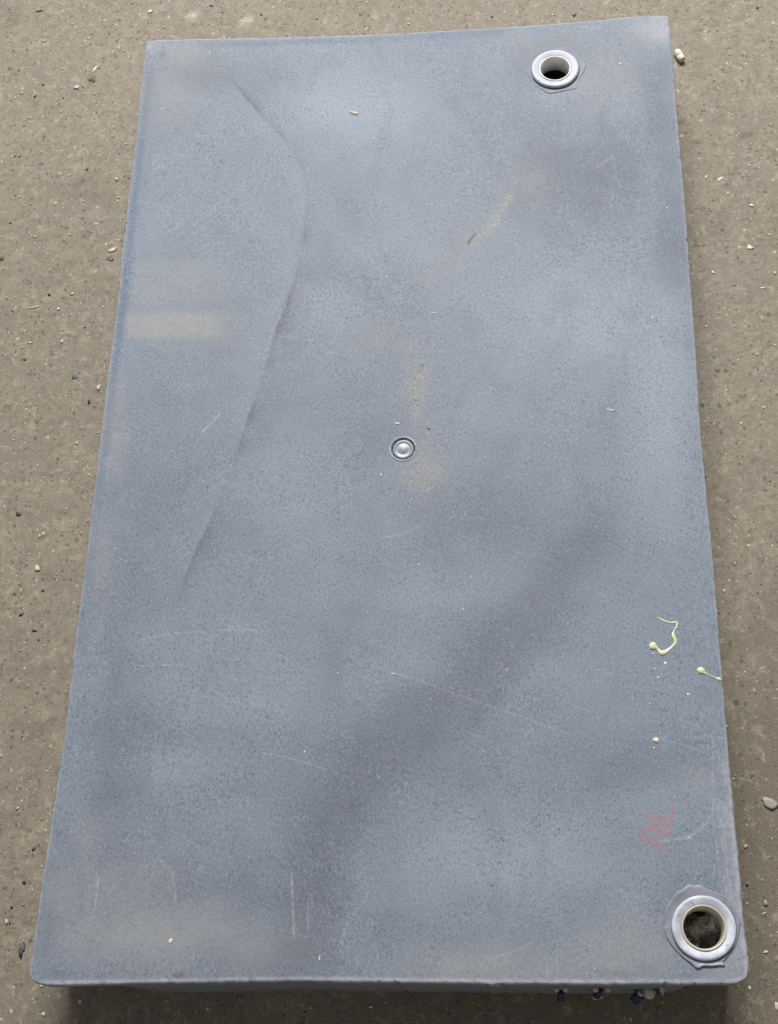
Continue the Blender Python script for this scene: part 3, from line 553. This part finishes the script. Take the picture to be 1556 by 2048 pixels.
bit('pebble', 'larger white pebble of a close pair, left of the tank', 'pebble', 117, 618, 6, 5, .002, 0, 'white', 26)
bit('flake', 'pinkish white flake touching the left side of the tank', 'flake', 197, 775, 8, 11, .002, 20, 'pink', 27)
bit('pebble', 'dark pebble in the floor left of the pinkish flake', 'pebble', 150, 753, 11, 13, .0005, 30, 'slate', 28)
bit('pebble', 'small black pebble at the left picture edge', 'pebble', 37, 1028, 11, 9, .002, 0, 'black', 29)
bit('pebble', 'round cream pebble on the left floor, middle of the photo', 'pebble', 75, 1137, 13, 11, .003, 15, 'cream', 30)
bit('shard', 'dark triangular stone shard on the floor near the bottom left corner', 'shard', 43, 1899, 13, 27, .0007, -8, 'slate', 31, rough=.45)
bit('grain', 'white grain on the floor in front of the tank, left end', 'grain', 160, 2003, 7, 6, .002, 0, 'white', 32)
bit('pebble', 'tan pebble on the shaded floor in front of the tank', 'pebble', 334, 2002, 11, 8, .003, -20, 'tan', 33)
bit('flake', 'wide pale flake on the shaded floor in front of the tank', 'flake', 482, 1999, 20, 14, .0006, -10, 'grey', 34)
bit('grain', 'white grain near the bottom left picture corner', 'grain', 87, 2028, 8, 7, .002, 0, 'white', 35)
bit('pebble', 'large flat greyish pebble at the right picture edge', 'pebble', 1540, 1607, 32, 24, .003, 25, 'pale', 36)
bit('wood_chip', 'short cream wood chip on the floor, right of the red crayon mark', 'wood chip', 1491, 1692, 11, 6, .0022, -38, 'cream', 37, box=True)
bit('pebble', 'greyish pebble on the floor level with the near port', 'pebble', 1531, 1806, 10, 11, .003, 0, 'pale', 38)
bit('sliver', 'narrow cream sliver just below the greyish pebble', 'sliver', 1528, 1827, 9, 4, .0015, -25, 'cream', 39)
bit('grain', 'bright white rice shaped grain on the floor, right of the near corner', 'grain', 1531, 1904, 11, 5, .002, -22, 'white', 40)
bit('chip', 'white chip on the floor right under the near right corner', 'chip', 1499, 1976, 6, 9, .002, 10, 'white', 41)
bit('chip', 'cream ragged chip in the bottom right picture corner', 'chip', 1553, 2012, 9, 16, .0015, 10, 'pink', 42)
bit('sliver', 'upright cream sliver on the dark floor at the bottom right', 'sliver', 1454, 2024, 4, 10, .0015, 20, 'tan', 43)
bit('husk', 'slim white husk on the floor in the upper right', 'husk', 1412.5, 354, 4.5, 11, .0012, 28, 'cream', 44)
bit('flake', 'white double flake beside the slim husk in the upper right', 'flake', 1440, 358, 15, 6, .0008, -38, 'white', 45)
bit('pebble', 'oval whitish pebble on the right floor below the dark stain', 'pebble', 1503, 411, 10, 6, .002, 22, 'white', 46)
bit('crumb', 'crumbly white spot on the right floor, upper part', 'crumb', 1500, 495, 11, 12, .0012, 0, 'white', 47, rough=.5)
bit('twig', 'short dark twig on the floor in the upper left corner', 'twig', 79, 22, 16, 3, .0015, -12, 'black', 48)
bit('flake', 'rusty brown flake on the floor in the upper left', 'flake', 184, 160, 13, 8, .001, 30, 'rust', 49)
bit('bark', 'dark curved bark piece at the left edge of the photo', 'bark', 3, 517, 9, 10, .002, -40, 'rust', 50)

# fine grit that nobody could count
def grit(name, n, mats, fn, smin, smax, label, zfn):
    Vt = []; Ft = []; base = 0; ms = []
    ico = [(0, 0, 1), (1, 0, .1), (.3, .95, 0), (-.8, .6, .1), (-.8, -.6, 0), (.3, -.95, .1), (0, 0, -.6)]
    fc = [(0, 1, 2), (0, 2, 3), (0, 3, 4), (0, 4, 5), (0, 5, 1), (6, 2, 1), (6, 3, 2), (6, 4, 3), (6, 5, 4), (6, 1, 5)]
    r = random.Random(len(name) + n); k = 0
    while k < n:
        p = fn(r)
        if p is None: continue
        s = smin + (smax - smin) * r.random() ** 4; a = r.uniform(0, 6.28); el = r.uniform(1, 2.4); z = zfn(*p); hh = r.uniform(.12, .42)
        for (x, y, zz) in ico:
            x = x * s * el * r.uniform(.75, 1.2); y = y * s * r.uniform(.75, 1.2)
            Vt.append((p[0] + x * math.cos(a) - y * math.sin(a), p[1] + x * math.sin(a) + y * math.cos(a), z + zz * s * hh))
        mi = r.choices(range(len(mats)), [m[1] for m in mats])[0]
        for f in fc: Ft.append([base + i for i in f]); ms.append(mi)
        base += 7; k += 1
    o = mesh_obj(name, Vt, Ft, [m[0] for m in mats], origin=(0, 0, 0), smooth=True); o.data.polygons.foreach_set('material_index', ms); return tag(o, label, name.replace('_', ' '), kind='stuff')
def floor_pt(r):
    x, y = r.uniform(-.75, .75), r.uniform(-.95, 1.1)
    if abs(x) < .362 and abs(y) < .615: return None
    return x, y
grit('floor_grit', 3400, [(CH['white'], 3), (CH['cream'], 3), (CH['tan'], 2), (CH['black'], 2.2), (CH['slate'], 2), (CH['pink'], 1)], floor_pt, .0005, .0021, 'fine pale and dark grit strewn over the concrete', lambda x, y: .0003)
def top_pt(r):
    if r.random() < .35: a = at(r.gauss(835, 15), r.gauss(765, 34)); return a[0], a[1]
    if r.random() < .2: a = at(r.gauss(842, 24), r.gauss(935, 22)); b = to_px(a); return (a[0], a[1]) if np.hypot(a[0] - PLG[0], a[1] - PLG[1]) > .017 else None
    x, y = r.uniform(-.335, .335), r.uniform(-.59, .59)
    for f in FIT:
        if math.hypot(x - f[0], y - f[1]) < .04: return None
    return None if math.hypot(x - PLG[0], y - PLG[1]) < .017 else (x, y)
grit('tank_dust', 260, [(CH['white'], 3), (CH['cream'], 2), (CH['black'], .7)], top_pt, .00022, .0010, 'scattered specks of pale dust on top of the tank', lambda x, y: zt(x, y) + .0001)
